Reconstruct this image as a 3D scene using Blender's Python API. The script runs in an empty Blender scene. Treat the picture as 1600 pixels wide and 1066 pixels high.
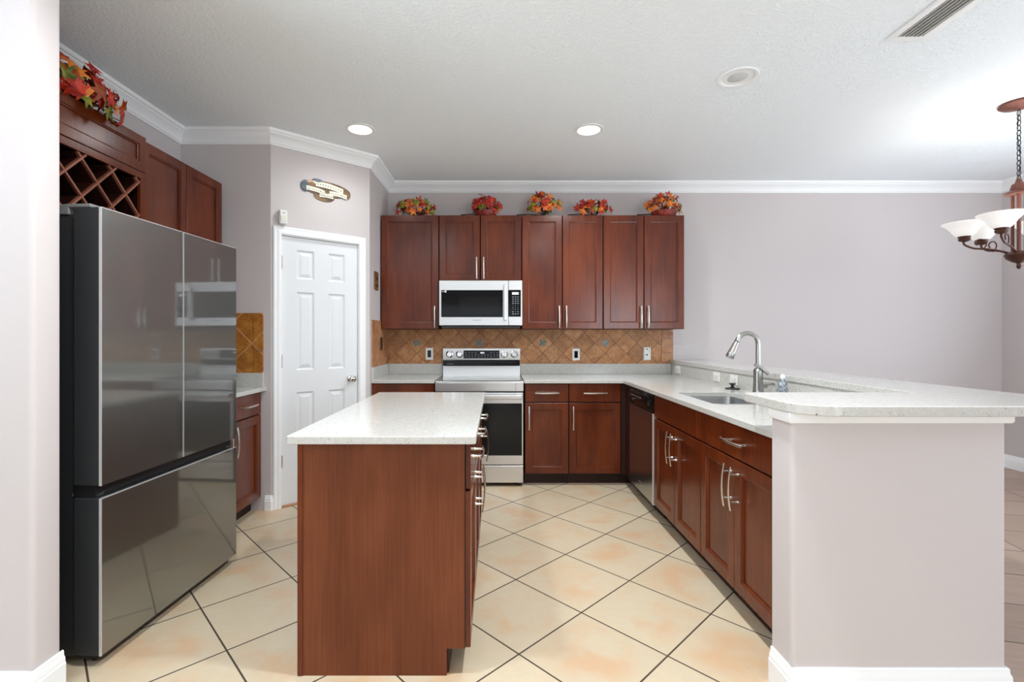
import bpy, bmesh, math, random
from mathutils import Vector, Matrix

C = bpy.context.scene.collection
PI = math.pi
R = math.radians

# ------------------------------------------------------------------ camera
F = 752.0
cam_d = bpy.data.cameras.new('camera')
cam = bpy.data.objects.new('camera', cam_d)
C.objects.link(cam)
cam.location = (0, 0, 1.302)
cam.rotation_euler = (PI / 2, 0, 0)
cam_d.sensor_width = 36
cam_d.lens = 36 * F / 1600
cam_d.shift_x = 24 / 1600
cam_d.shift_y = -7 / 1600
cam_d.clip_start = 0.05
bpy.context.scene.camera = cam

# ------------------------------------------------------------------ world, light, exposure
sc = bpy.context.scene
sc.view_settings.view_transform = 'Standard'
sc.view_settings.look = 'None'
sc.view_settings.gamma = 1
sc.view_settings.use_curve_mapping = False
sc.view_settings.exposure = 0.42
w = bpy.data.worlds.new('daylight')
sc.world = w
w.use_nodes = True
w.node_tree.nodes['Background'].inputs[0].default_value = (0.86, 0.92, 1.0, 1)
w.node_tree.nodes['Background'].inputs[1].default_value = 1.0


def area(name, loc, rot, sx, sy, power, col=(1, 1, 1)):
    d = bpy.data.lights.new(name, 'AREA')
    d.shape = 'RECTANGLE'
    d.size = sx
    d.size_y = sy
    d.energy = power
    d.color = col
    o = bpy.data.objects.new(name, d)
    o.location = loc
    o.rotation_euler = rot
    C.objects.link(o)
    return o


# daylight through the dining room windows on the right, and the sliding door far behind the viewer, then two added fills
area('daylight_dining_window', (5.02, 1.9, 1.35), (0, R(90 + 28), 0), 2.0, 3.4, 46, (0.76, 0.89, 1.0))
area('daylight_sliding_door', (3.95, -6.45, 1.3), (R(90 + 14), 0, 0), 2.2, 2.5, 105, (0.82, 0.92, 1.0))
area('added_rear_fill', (-1.2, -6.45, 1.35), (R(90 + 25), 0, 0), 3.6, 1.9, 3, (0.82, 0.92, 1.0))  # unseen source added at the rear to brighten the room
area('added_left_fill', (-3.95, -0.9, 1.45), (0, R(-90 - 46), 0), 1.9, 3.4, 120, (0.74, 0.88, 1.0)).data.spread = R(120)  # unseen source added on the left, tilted up to lift the ceiling
CAN_W, CAN_COL = 122, (0.92, 0.97, 1.0)
sc.cycles.max_bounces = 14
sc.cycles.diffuse_bounces = 9

# ------------------------------------------------------------------ materials
def lin(c):
    return tuple(((x / 255) / 12.92 if x / 255 <= 0.04045 else ((x / 255 + 0.055) / 1.055) ** 2.4) for x in c) + (1,)


class Mat:
    def __init__(self, name, col=(0.5, 0.5, 0.5), rough=0.5, metal=0.0, **kw):
        self.m = bpy.data.materials.new(name)
        self.m.use_nodes = True
        self.nt = self.m.node_tree
        self.b = self.nt.nodes['Principled BSDF']
        if len(col) == 3:
            col = tuple(col) + (1,)
        self.b.inputs['Base Color'].default_value = col
        self.b.inputs['Roughness'].default_value = rough
        self.b.inputs['Metallic'].default_value = metal
        for k, v in kw.items():
            self.b.inputs[k.replace('_', ' ')].default_value = v

    def n(self, t, **kw):
        nd = self.nt.nodes.new(t)
        for k, v in kw.items():
            setattr(nd, k, v)
        return nd

    def l(self, a, b):
        self.nt.links.new(a, b)

    def coords(self, scale=(1, 1, 1), rot=(0, 0, 0), rand=False):
        tc = self.n('ShaderNodeTexCoord')
        mp = self.n('ShaderNodeMapping')
        mp.inputs['Scale'].default_value = scale
        mp.inputs['Rotation'].default_value = rot
        src = tc.outputs['Object']
        if rand:
            oi = self.n('ShaderNodeObjectInfo')
            mu = self.n('ShaderNodeMath', operation='MULTIPLY')
            self.l(oi.outputs['Random'], mu.inputs[0])
            mu.inputs[1].default_value = 37.0
            ad = self.n('ShaderNodeVectorMath', operation='ADD')
            self.l(src, ad.inputs[0])
            self.l(mu.outputs[0], ad.inputs[1])
            src = ad.outputs[0]
        self.l(src, mp.inputs['Vector'])
        return mp.outputs[0]

    def noise(self, vec, scale, detail=4, rough=0.55, dist=0.0):
        nz = self.n('ShaderNodeTexNoise')
        nz.inputs['Scale'].default_value = scale
        nz.inputs['Detail'].default_value = detail
        nz.inputs['Roughness'].default_value = rough
        nz.inputs['Distortion'].default_value = dist
        self.l(vec, nz.inputs['Vector'])
        return nz.outputs['Fac']

    def math(self, op, a, b=None, c=None, clamp=False):
        nd = self.n('ShaderNodeMath', operation=op)
        nd.use_clamp = clamp
        for i, v in enumerate((a, b, c)):
            if v is None:
                continue
            if isinstance(v, (int, float)):
                nd.inputs[i].default_value = v
            else:
                self.l(v, nd.inputs[i])
        return nd.outputs[0]

    def ramp(self, fac, stops):
        r = self.n('ShaderNodeValToRGB')
        el = r.color_ramp.elements
        while len(el) > 1:
            el.remove(el[-1])
        for i, (p, c) in enumerate(stops):
            e = el[0] if i == 0 else el.new(p)
            e.position = p
            e.color = tuple(c) if len(c) == 4 else tuple(c) + (1,)
        self.l(fac, r.inputs[0])
        return r.outputs[0]

    def mix(self, fac, a, b):
        nd = self.n('ShaderNodeMix', data_type='RGBA')
        if isinstance(fac, (int, float)):
            nd.inputs[0].default_value = fac
        else:
            self.l(fac, nd.inputs[0])
        for i, v in ((6, a), (7, b)):
            if isinstance(v, tuple):
                nd.inputs[i].default_value = v if len(v) == 4 else v + (1,)
            else:
                self.l(v, nd.inputs[i])
        return nd.outputs[2]

    def color(self, sock):
        self.l(sock, self.b.inputs['Base Color'])

    def bump(self, h, strength, dist=0.002):
        bp = self.n('ShaderNodeBump')
        bp.inputs['Strength'].default_value = strength
        bp.inputs['Distance'].default_value = dist
        self.l(h, bp.inputs['Height'])
        self.l(bp.outputs[0], self.b.inputs['Normal'])


M = {}


def wood(name, dark, mid, light, rough, fine=1.0, coat=0.0, spec=.4, blot=.45):
    m = Mat(name, rough=rough)
    v = m.coords(rand=True)
    vs = m.n('ShaderNodeVectorMath', operation='MULTIPLY')
    m.l(v, vs.inputs[0])
    vs.inputs[1].default_value = (38 * fine, 38 * fine, 1.6)
    g = m.noise(vs.outputs[0], 2.2, 5, 0.6, 0.4)
    vs2 = m.n('ShaderNodeVectorMath', operation='MULTIPLY')
    m.l(v, vs2.inputs[0])
    vs2.inputs[1].default_value = (4, 4, 1.2)
    b = m.noise(vs2.outputs[0], 1.4, 3, 0.5)
    f = m.math('ADD', m.math('MULTIPLY', g, 1 - blot), m.math('MULTIPLY', b, blot))
    c = m.ramp(f, [(0.36, dark), (0.5, mid), (0.64, light)])
    m.color(c)
    m.bump(g, 0.05, 0.001)
    m.b.inputs['Coat Weight'].default_value = coat
    m.b.inputs['Coat Roughness'].default_value = 0.25
    m.b.inputs['Specular IOR Level'].default_value = spec
    M[name] = m.m


wood('cherry', lin((76, 28, 8)), lin((94, 37, 11)), lin((108, 47, 16)), 0.22, spec=.42, blot=.62)
wood('slat_wood', lin((120, 66, 48)), lin((140, 82, 62)), lin((156, 98, 78)), 0.45)
wood('laminate', lin((92, 45, 21)), lin((106, 54, 28)), lin((118, 63, 35)), 0.45, fine=1.6, spec=.3, blot=.6)
wood('shaded_wood', lin((34, 12, 7)), lin((44, 16, 9)), lin((54, 21, 12)), 0.5)  # darkened so door gaps and cabinet interiors read as shade
M['black_gap'] = Mat('black_gap', (0.012, 0.008, 0.007), 0.7).m

# paint
m = Mat('wall_paint', lin((203, 195, 194)), 0.75)
v = m.coords()
m.bump(m.noise(v, 130, 3, 0.6), 0.12, 0.002)
M['wall'] = m.m
m = Mat('ceiling_paint', lin((243, 248, 251)), 0.85)
v = m.coords()
n1 = m.noise(v, 55, 4, 0.6, 0.6)
m.bump(m.ramp(n1, [(0.45, (0, 0, 0)), (0.6, (1, 1, 1))]), 0.5, 0.005)
M['ceiling'] = m.m
M['trim'] = Mat('trim_paint', lin((246, 247, 248)), 0.4).m
M['door'] = Mat('door_paint', lin((228, 229, 231)), 0.42).m
M['white_plastic'] = Mat('white_plastic', lin((228, 228, 224)), 0.35).m
M['brown_plastic'] = Mat('brown_plastic', lin((64, 34, 20)), 0.4).m
M['black_plastic'] = Mat('black_plastic', (0.012, 0.012, 0.013), 0.3).m
M['black_gloss'] = Mat('black_gloss', (0.006, 0.006, 0.007), 0.06, Specular_IOR_Level=0.22).m
M['oven_glass'] = Mat('oven_glass', (0.01, 0.01, 0.01), 0.08, Specular_IOR_Level=0.22).m
M['charcoal'] = Mat('charcoal', (0.038, 0.04, 0.043), 0.38, 0.3).m
M['grey_plastic'] = Mat('grey_plastic', (0.2, 0.2, 0.2), 0.4).m


def steel(name, col, rough, aniso=0.0, streak=(1, 1, 120), amt=0.08):
    m = Mat(name, col, rough, 1.0)
    v = m.coords(streak)
    g = m.noise(v, 4, 3)
    m.l(m.math('ADD', m.math('MULTIPLY', g, amt), rough - amt / 2), m.b.inputs['Roughness'])
    m.b.inputs['Anisotropic'].default_value = aniso
    M[name] = m.m


steel('steel', (0.72, 0.72, 0.715), 0.32, 0.3, (1, 1, 160), 0.04)
steel('dishwasher_steel', (0.42, 0.415, 0.41), 0.22, 0.0, (160, 160, 1), 0.03)
M['cook_glass'] = Mat('cook_glass', (0.02, 0.02, 0.02), 0.07, Specular_IOR_Level=0.9).m
m = Mat('fridge_steel', (0.255, 0.272, 0.265), 0.40, 1.0, Coat_Weight=1.0, Coat_Roughness=0.045, Coat_IOR=2.3)
M['fridge_steel'] = m.m
steel('nickel', (0.66, 0.63, 0.58), 0.26)
steel('faucet_steel', (0.42, 0.41, 0.39), 0.24)
steel('sink_steel', (0.42, 0.42, 0.42), 0.3)
M['chrome'] = Mat('chrome', (0.75, 0.74, 0.72), 0.1, 1.0).m
M['edge_steel'] = Mat('edge_steel', (0.78, 0.78, 0.77), 0.35, 0.6).m

# quartz
m = Mat('quartz', rough=0.13)
v = m.coords()
base = m.ramp(m.noise(v, 60, 4, 0.7), [(0.3, lin((188, 186, 180))), (0.7, lin((202, 200, 195)))])
for sc_, thr, rad, col in ((130, 0.84, 0.27, lin((128, 120, 108))), (75, 0.93, 0.22, lin((52, 46, 40))), (150, 0.8, 0.28, lin((222, 221, 217)))):
    vo = m.n('ShaderNodeTexVoronoi')
    vo.inputs['Scale'].default_value = sc_
    m.l(v, vo.inputs['Vector'])
    sep = m.n('ShaderNodeSeparateColor')
    m.l(vo.outputs['Color'], sep.inputs[0])
    k = m.math('MULTIPLY', m.math('GREATER_THAN', sep.outputs[0], thr), m.math('LESS_THAN', vo.outputs['Distance'], rad))
    base = m.mix(m.math('MULTIPLY', k, 0.8), base, col)
m.color(base)
M['quartz'] = m.m


def tile_nodes(m, u, vv, pitch, grout):
    """returns edge mask (1 in grout), smooth distance to the edge, random vector per tile"""
    us, vs_ = m.math('DIVIDE', u, pitch), m.math('DIVIDE', vv, pitch)
    fu, fv = m.math('FRACT', us), m.math('FRACT', vs_)
    iu, iv = m.math('FLOOR', us), m.math('FLOOR', vs_)
    du = m.math('MINIMUM', fu, m.math('SUBTRACT', 1.0, fu))
    dv = m.math('MINIMUM', fv, m.math('SUBTRACT', 1.0, fv))
    d = m.math('MINIMUM', du, dv)
    cb = m.n('ShaderNodeCombineXYZ')
    m.l(iu, cb.inputs[0])
    m.l(iv, cb.inputs[1])
    wn = m.n('ShaderNodeTexWhiteNoise')
    m.l(cb.outputs[0], wn.inputs['Vector'])
    g = m.math('SUBTRACT', 1.0, m.math('DIVIDE', m.math('SUBTRACT', d, grout * 0.75), grout * 0.5, clamp=True), clamp=True)
    return g, d, wn


# floor tile laid on the diagonal
m = Mat('floor_tile', rough=0.32)
tc = m.n('ShaderNodeTexCoord')
sp = m.n('ShaderNodeSeparateXYZ')
m.l(tc.outputs['Object'], sp.inputs[0])
ang, P = R(43.9), 0.428
x_ = m.math('SUBTRACT', sp.outputs[0], 0.3995)
y_ = m.math('SUBTRACT', sp.outputs[1], 2.269)
u = m.math('ADD', m.math('MULTIPLY', x_, math.cos(ang)), m.math('MULTIPLY', y_, math.sin(ang)))
vv = m.math('ADD', m.math('MULTIPLY', x_, -math.sin(ang)), m.math('MULTIPLY', y_, math.cos(ang)))
g, d, wn = tile_nodes(m, u, vv, P, 0.0085)
off = m.n('ShaderNodeVectorMath', operation='MULTIPLY_ADD')
m.l(wn.outputs['Color'], off.inputs[0])
off.inputs[1].default_value = (30, 30, 30)
m.l(tc.outputs['Object'], off.inputs[2])
cloud = m.noise(off.outputs[0], 4.5, 4, 0.6, 0.3)
fine = m.noise(off.outputs[0], 26, 4, 0.65)
ctr = m.math('MULTIPLY', d, 4.0, clamp=True)
cl = m.math('MULTIPLY', m.ramp(cloud, [(0.44, (0, 0, 0)), (0.62, (1, 1, 1))]), ctr)
bs = m.mix(m.math('MULTIPLY', fine, 0.8), lin((196, 179, 152)), lin((210, 194, 168)))
tc_ = m.mix(m.math('MULTIPLY', cl, 0.8), bs, lin((203, 166, 130)))
tv = m.n('ShaderNodeHueSaturation')
m.l(tc_, tv.inputs['Color'])
m.l(m.math('ADD', m.math('MULTIPLY', wn.outputs['Value'], 0.1), 0.95), tv.inputs['Value'])
m.color(m.mix(g, tv.outputs[0], lin((66, 50, 36))))
m.l(m.math('ADD', m.math('MULTIPLY', g, 0.5), 0.3), m.b.inputs['Roughness'])
m.bump(m.math('SUBTRACT', m.math('MULTIPLY', fine, 0.15), g), 0.35, 0.003)
M['floor_tile'] = m.m

# wood plank floor of the dining room
m = Mat('plank_floor', rough=0.42)
tc = m.n('ShaderNodeTexCoord')
mp = m.n('ShaderNodeMapping')
mp.inputs['Rotation'].default_value = (0, 0, R(14))
m.l(tc.outputs['Object'], mp.inputs[0])
br = m.n('ShaderNodeTexBrick')
br.inputs['Scale'].default_value = 1
br.inputs['Brick Width'].default_value = 1.6
br.inputs['Row Height'].default_value = 0.36
br.inputs['Mortar Size'].default_value = 0.004
br.inputs['Color1'].default_value = lin((176, 152, 136))
br.inputs['Color2'].default_value = lin((160, 137, 121))
br.inputs['Mortar'].default_value = lin((84, 68, 58))
m.l(mp.outputs[0], br.inputs[0])
mp2 = m.n('ShaderNodeMapping')
mp2.inputs['Scale'].default_value = (1.2, 14, 1)
m.l(mp.outputs[0], mp2.inputs[0])
gr = m.noise(mp2.outputs[0], 2.5, 6, 0.65, 0.8)
hs = m.n('ShaderNodeHueSaturation')
m.l(br.outputs['Color'], hs.inputs['Color'])
m.l(m.math('ADD', m.math('MULTIPLY', gr, 0.5), 0.75), hs.inputs['Value'])
m.color(hs.outputs[0])
M['plank_floor'] = m.m


def wall_tile(name, axis, cx, cz, pitch, c1, c2, c3, grout_c):
    m = Mat(name, rough=0.45)
    tc = m.n('ShaderNodeTexCoord')
    sp = m.n('ShaderNodeSeparateXYZ')
    m.l(tc.outputs['Object'], sp.inputs[0])
    a = m.math('SUBTRACT', sp.outputs[axis], cx)
    z = m.math('SUBTRACT', sp.outputs[2], cz)
    s = math.sqrt(0.5)
    u = m.math('ADD', m.math('MULTIPLY', m.math('ADD', a, z), s), pitch / 2)
    vv = m.math('ADD', m.math('MULTIPLY', m.math('SUBTRACT', a, z), s), pitch / 2)
    g, d, wn = tile_nodes(m, u, vv, pitch, 0.016)
    off = m.n('ShaderNodeVectorMath', operation='MULTIPLY_ADD')
    m.l(wn.outputs['Color'], off.inputs[0])
    off.inputs[1].default_value = (30, 30, 30)
    m.l(tc.outputs['Object'], off.inputs[2])
    n1 = m.noise(off.outputs[0], 9, 5, 0.65, 0.5)
    n2 = m.noise(off.outputs[0], 60, 3, 0.6)
    f = m.math('ADD', m.math('MULTIPLY', n1, 0.7), m.math('MULTIPLY', n2, 0.3))
    c = m.ramp(f, [(0.36, c1), (0.5, c2), (0.64, c3)])
    hs = m.n('ShaderNodeHueSaturation')
    m.l(c, hs.inputs['Color'])
    m.l(m.math('ADD', m.math('MULTIPLY', wn.outputs['Value'], 0.3), 0.85), hs.inputs['Value'])
    m.color(m.mix(g, hs.outputs[0], grout_c))
    m.bump(m.math('SUBTRACT', m.math('MULTIPLY', n2, 0.3), g), 0.4, 0.003)
    M[name] = m.m


wall_tile('splash_tile', 0, -0.801, 1.238, 0.1485, lin((150, 94, 52)), lin((178, 122, 74)), lin((198, 148, 102)), lin((112, 76, 50)))
wall_tile('nook_tile', 0, -1.98, 1.252, 0.21, lin((142, 82, 26)), lin((170, 108, 40)), lin((194, 136, 62)), lin((196, 150, 110)))
m = Mat('border_tile', rough=0.45)
v = m.coords(rand=True)
m.color(m.ramp(m.noise(v, 9, 5, 0.65, 0.5), [(0.36, lin((146, 92, 58))), (0.5, lin((172, 120, 82))), (0.64, lin((190, 140, 100)))]))
M['border_tile'] = m.m
m = Mat('accent_tile', rough=0.3)
v = m.coords(rand=True)
m.color(m.ramp(m.noise(v, 50, 3), [(0.4, lin((102, 106, 102))), (0.6, lin((140, 138, 128)))]))
M['accent_tile'] = m.m

M['copper'] = Mat('copper', lin((112, 66, 54)), 0.45, 0.4).m
M['bronze'] = Mat('bronze', lin((86, 54, 44)), 0.4, 0.6).m
M['dark_metal'] = Mat('dark_metal', lin((50, 46, 46)), 0.45, 0.6).m
m = Mat('alabaster', lin((244, 243, 240)), 0.3)
m.b.inputs['Emission Color'].default_value = (1, 0.98, 0.95, 1)
m.b.inputs['Emission Strength'].default_value = 0.25
M['alabaster'] = m.m
m = Mat('lamp_glow', (0.9, 0.9, 0.9))
m.b.inputs['Emission Color'].default_value = (1, 0.97, 0.92, 1)
m.b.inputs['Emission Strength'].default_value = 6
M['lamp_glow'] = m.m
M['lamp_off'] = Mat('lamp_off', lin((205, 205, 203)), 0.4).m
M['can_white'] = Mat('can_white', lin((240, 240, 240)), 0.45).m
m = Mat('display_glow', (0.02, 0.02, 0.02))
m.b.inputs['Emission Color'].default_value = (0.85, 0.93, 1, 1)
m.b.inputs['Emission Strength'].default_value = 1.0
M['display_glow'] = m.m
M['key_print'] = Mat('key_print', lin((165, 170, 175)), 0.5).m
M['logo_print'] = Mat('logo_print', lin((112, 112, 112)), 0.4).m


def leaf(name, a, b):
    m = Mat(name, rough=0.5)
    v = m.coords(rand=True)
    m.color(m.ramp(m.noise(v, 22, 3), [(0.38, lin(a)), (0.62, lin(b))]))
    M[name] = m.m


leaf('leaf_red', (150, 22, 14), (205, 52, 24))
leaf('leaf_orange', (205, 84, 18), (236, 140, 40))
leaf('leaf_green', (84, 96, 26), (150, 156, 54))
leaf('leaf_brown', (96, 36, 20), (160, 74, 34))
M['stem'] = Mat('stem', lin((34, 24, 20)), 0.7).m
leaf('basket', (96, 20, 16), (150, 44, 30))
M['cream'] = Mat('cream', lin((226, 222, 204)), 0.5).m
leaf('sign_wood', (92, 70, 48), (134, 104, 74))
leaf('sign_blue', (66, 76, 90), (98, 108, 120))
M['skin_paint'] = Mat('skin_paint', lin((206, 162, 134)), 0.5).m
m = Mat('swirl_glass', rough=0.15)
v = m.coords()
m.color(m.ramp(m.noise(v, 40, 3, 0.5, 2.0), [(0.4, lin((70, 78, 84))), (0.52, lin((128, 136, 142))), (0.62, lin((184, 190, 194)))]))
M['swirl_glass'] = m.m
leaf('plaque_gold', (88, 56, 22), (140, 98, 46))


# ------------------------------------------------------------------ builders
class B:
    """collects shapes into one mesh"""

    def __init__(self):
        self.bm = bmesh.new()

    def box(self, x0, x1, y0, y1, z0, z1, mat=None):
        vs = [self.bm.verts.new(p) for p in ((x0, y0, z0), (x1, y0, z0), (x1, y1, z0), (x0, y1, z0),
                                             (x0, y0, z1), (x1, y0, z1), (x1, y1, z1), (x0, y1, z1))]
        if mat is not None:
            for v in vs:
                v.co = mat @ v.co
        for f in ((3, 2, 1, 0), (4, 5, 6, 7), (0, 1, 5, 4), (1, 2, 6, 5), (2, 3, 7, 6), (3, 0, 4, 7)):
            self.bm.faces.new([vs[i] for i in f])
        return self

    def prism(self, pts, z0, z1, holes=()):
        """polygon (with holes) in xy, extruded from z0 to z1"""
        bm = self.bm
        if not holes:
            lo = [bm.verts.new((p[0], p[1], z0)) for p in pts]
            hi = [bm.verts.new((p[0], p[1], z1)) for p in pts]
            bm.faces.new(hi)
            bm.faces.new(lo[::-1])
            n = len(pts)
            for i in range(n):
                bm.faces.new((lo[i], lo[(i + 1) % n], hi[(i + 1) % n], hi[i]))
            return self
        t = bmesh.new()
        for loop in (pts,) + tuple(holes):
            vs = [t.verts.new((p[0], p[1], 0)) for p in loop]
            for i in range(len(vs)):
                t.edges.new((vs[i], vs[(i + 1) % len(vs)]))
        bmesh.ops.triangle_fill(t, use_beauty=True, use_dissolve=False, edges=t.edges[:])
        t.verts.index_update()
        lo = [bm.verts.new((v.co.x, v.co.y, z0)) for v in t.verts]
        hi = [bm.verts.new((v.co.x, v.co.y, z1)) for v in t.verts]
        for f in t.faces:
            ids = [v.index for v in f.verts]
            if f.normal.z < 0:
                ids = ids[::-1]
            bm.faces.new([hi[i] for i in ids])
            bm.faces.new([lo[i] for i in ids[::-1]])
        for e in t.edges:
            if len(e.link_faces) == 1:
                a, b = (v.index for v in e.verts)
                bm.faces.new((lo[a], lo[b], hi[b], hi[a]))
        t.free()
        return self

    def rings(self, rs, cap0=True, cap1=True, closed=False):
        vr = [[self.bm.verts.new(p) for p in r] for r in rs]
        n = len(vr[0])
        pairs = list(zip(vr, vr[1:])) + ([(vr[-1], vr[0])] if closed else [])
        for a, b in pairs:
            for i in range(n):
                self.bm.faces.new((a[i], a[(i + 1) % n], b[(i + 1) % n], b[i]))
        if not closed:
            if cap0:
                self.bm.faces.new(vr[0][::-1])
            if cap1:
                self.bm.faces.new(vr[-1])
        return self

    def lathe(self, prof, n=24, loc=(0, 0, 0), mat=None, cap0=True, cap1=True):
        rs = []
        for r, z in prof:
            ring = []
            for i in range(n):
                p = Vector((max(r, 1e-4) * math.cos(2 * PI * i / n), max(r, 1e-4) * math.sin(2 * PI * i / n), z))
                if mat is not None:
                    p = mat @ p
                ring.append(p + Vector(loc))
            rs.append(ring)
        return self.rings(rs, cap0, cap1)

    def tube(self, pts, r, n=10, closed=False, flat=1.0, up=None):
        pts = [Vector(p) for p in pts]
        rad = r if isinstance(r, (list, tuple)) else [r] * len(pts)
        m = len(pts)
        rs = []
        prev = None
        for i, p in enumerate(pts):
            if closed:
                t = pts[(i + 1) % m] - pts[i - 1]
            else:
                t = pts[min(i + 1, m - 1)] - pts[max(i - 1, 0)]
            t.normalize()
            if prev is None:
                a = Vector(up) if up else (Vector((0, 0, 1)) if abs(t.z) < 0.9 else Vector((1, 0, 0)))
                u = (a - t * a.dot(t)).normalized()
            else:
                u = (prev - t * prev.dot(t)).normalized()
            prev = u
            v = t.cross(u)
            rs.append([p + (u * math.cos(2 * PI * k / n) * flat + v * math.sin(2 * PI * k / n)) * rad[i] for k in range(n)])
        return self.rings(rs, closed=closed)

    def sweep(self, path, prof, side=1, closed=False):
        """profile (offset from the path, z) swept along a 2D path with mitred corners"""
        pts = [Vector(p) for p in path]
        rs = []
        for i, p in enumerate(pts):
            def nrm(a, b):
                t = (b - a).normalized()
                return Vector((-t.y, t.x)) * side
            if i == 0:
                mit = nrm(pts[0], pts[1])
            elif i == len(pts) - 1:
                mit = nrm(pts[-2], pts[-1])
            else:
                a, b = nrm(pts[i - 1], p), nrm(p, pts[i + 1])
                mit = (a + b) / (1 + a.dot(b))
            rs.append([(p.x + mit.x * o, p.y + mit.y * o, z) for o, z in prof])
        return self.rings(rs)

    def sphere(self, loc, r, seg=16, sq=(1, 1, 1)):
        bmesh.ops.create_uvsphere(self.bm, u_segments=seg, v_segments=seg // 2, radius=1,
                                  matrix=Matrix.Translation(loc) @ Matrix.Diagonal((r * sq[0], r * sq[1], r * sq[2], 1)))
        return self

    def text(self, s, size, mat, ext=0.0004, align='CENTER'):
        cu = bpy.data.curves.new('t', 'FONT')
        cu.body = s
        cu.size = size
        cu.extrude = ext
        cu.align_x = align
        cu.align_y = 'CENTER'
        cu.resolution_u = 3
        o = bpy.data.objects.new('t', cu)
        me = o.to_mesh()
        me.transform(mat)
        self.bm.from_mesh(me)
        o.to_mesh_clear()
        bpy.data.objects.remove(o)
        bpy.data.curves.remove(cu)
        return self

    def obj(self, name, mat, parent=None, bevel=0.0, smooth=False, segs=2, angle=35):
        bmesh.ops.recalc_face_normals(self.bm, faces=self.bm.faces[:])
        me = bpy.data.meshes.new(name)
        self.bm.to_mesh(me)
        self.bm.free()
        me.materials.append(M[mat] if isinstance(mat, str) else mat)
        o = bpy.data.objects.new(name, me)
        C.objects.link(o)
        if parent is not None:
            o.parent = parent
        if smooth or bevel:
            for p in me.polygons:
                p.use_smooth = True
            me.set_sharp_from_angle(angle=R(angle))
        if bevel:
            md = o.modifiers.new('bevel', 'BEVEL')
            md.width = bevel
            md.segments = segs
            md.limit_method = 'ANGLE'
            md.angle_limit = R(40)
            md.harden_normals = True
        return o


def tag(o, label, cat, group=None):
    o['label'] = label
    o['category'] = cat
    if group:
        o['group'] = group
    return o


def thing(name, label, cat, loc=(0, 0, 0), rotz=0.0, group=None):
    o = bpy.data.objects.new(name, None)
    C.objects.link(o)
    o.empty_display_size = 0.05
    o.location = loc
    o.rotation_euler = (0, 0, rotz)
    return tag(o, label, cat, group)


def struct(o):
    o['kind'] = 'structure'
    return o


def dup(root, loc, rotz, label, group=None):
    r = root.copy()
    C.objects.link(r)
    r.location = loc
    r.rotation_euler = (0, 0, rotz)
    r['label'] = label
    if group:
        r['group'] = group
    for ch in list(root.children):
        c = ch.copy()
        C.objects.link(c)
        c.parent = r
        for g_ in ch.children:
            d_ = g_.copy()
            C.objects.link(d_)
            d_.parent = c
    return r


def rrect(x0, x1, y0, y1, r, n=5, radii=None):
    rr = radii or (r, r, r, r)
    pts = []
    for (cx, cy, a0, q) in ((x0, y0, 180, 0), (x1, y0, 270, 1), (x1, y1, 0, 2), (x0, y1, 90, 3)):
        k = rr[q]
        if k <= 0:
            pts.append((cx, cy))
            continue
        ox = cx + k if q in (0, 3) else cx - k
        oy = cy + k if q in (0, 1) else cy - k
        for i in range(n + 1):
            a = R(a0 + 90 * i / n)
            pts.append((ox + k * math.cos(a), oy + k * math.sin(a)))
    return pts


# ------------------------------------------------------------------ room
CH = 2.84
XL, XR, YB = -2.37, 5.07, 4.83
YR, XF = -6.5, -4.0
P0, P1, P2, P3 = (XL, 3.61), (-1.695, 3.61), (-1.09, 4.13), (-1.09, YB)

struct(B().prism([(XF, YR), (1.805, YR), (1.805, YB), (XF, YB)], -0.08, 0).obj('floor', 'floor_tile'))
struct(B().prism([(1.805, YR), (XR, YR), (XR, YB), (1.805, YB)], -0.08, 0).obj('floor_dining', 'plank_floor'))
struct(B().box(XF - .1, XR + .1, YR - .1, YB + .1, CH, CH + 0.1).obj('ceiling', 'ceiling'))
struct(B().box(-1.09, XR + .1, YB, YB + .1, 0, CH).obj('wall_back', 'wall'))
b = B()
b.box(XR, XR + .1, YR, .2, 0, CH).box(XR, XR + .1, 3.6, YB, 0, CH)
b.box(XR, XR + .1, .2, 3.6, 0, 0.35).box(XR, XR + .1, .2, 3.6, 2.35, CH)
struct(b.obj('wall_right', 'wall'))
struct(B().box(XL - .1, XL, 1.80, 3.61, 0, CH).obj('wall_left', 'wall'))
b = B()
b.box(XF - .1, XF, YR, -2.6, 0, CH).box(XF - .1, XF, .8, 1.685, 0, CH)
b.box(XF - .1, XF, -2.6, .8, 0, 0.5).box(XF - .1, XF, -2.6, .8, 2.4, CH)
struct(b.obj('wall_far_left', 'wall'))
b = B()
b.prism(rrect(XF, -1.625, 1.685, 1.80, .018, 4, (0, .018, .018, 0)), 0, CH)
struct(b.obj('wall_front', 'wall', smooth=True))
b = B()
for x0, x1, z0, z1 in ((XF, -3.0, 0, CH), (-3.0, 0.6, 0, .4), (-3.0, .6, 2.3, CH), (0.6, 2.8, 0, CH), (2.8, 5.05, 2.6, CH), (5.05, XR, 0, CH)):
    b.box(x0, x1, YR - .1, YR, z0, z1)
struct(b.obj('wall_rear', 'wall'))

# pantry walls: front, angled face with the door opening, short side
DA = math.atan2(P2[1] - P1[1], P2[0] - P1[0])
DL = math.hypot(P2[0] - P1[0], P2[1] - P1[1])
ca, sa = math.cos(DA), math.sin(DA)
DX0, DX1, DTOP = 0.078, 0.696, 2.075


def on_angle(x, y=0.0):
    return (P1[0] + ca * x - sa * y, P1[1] + sa * x + ca * y)


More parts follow.
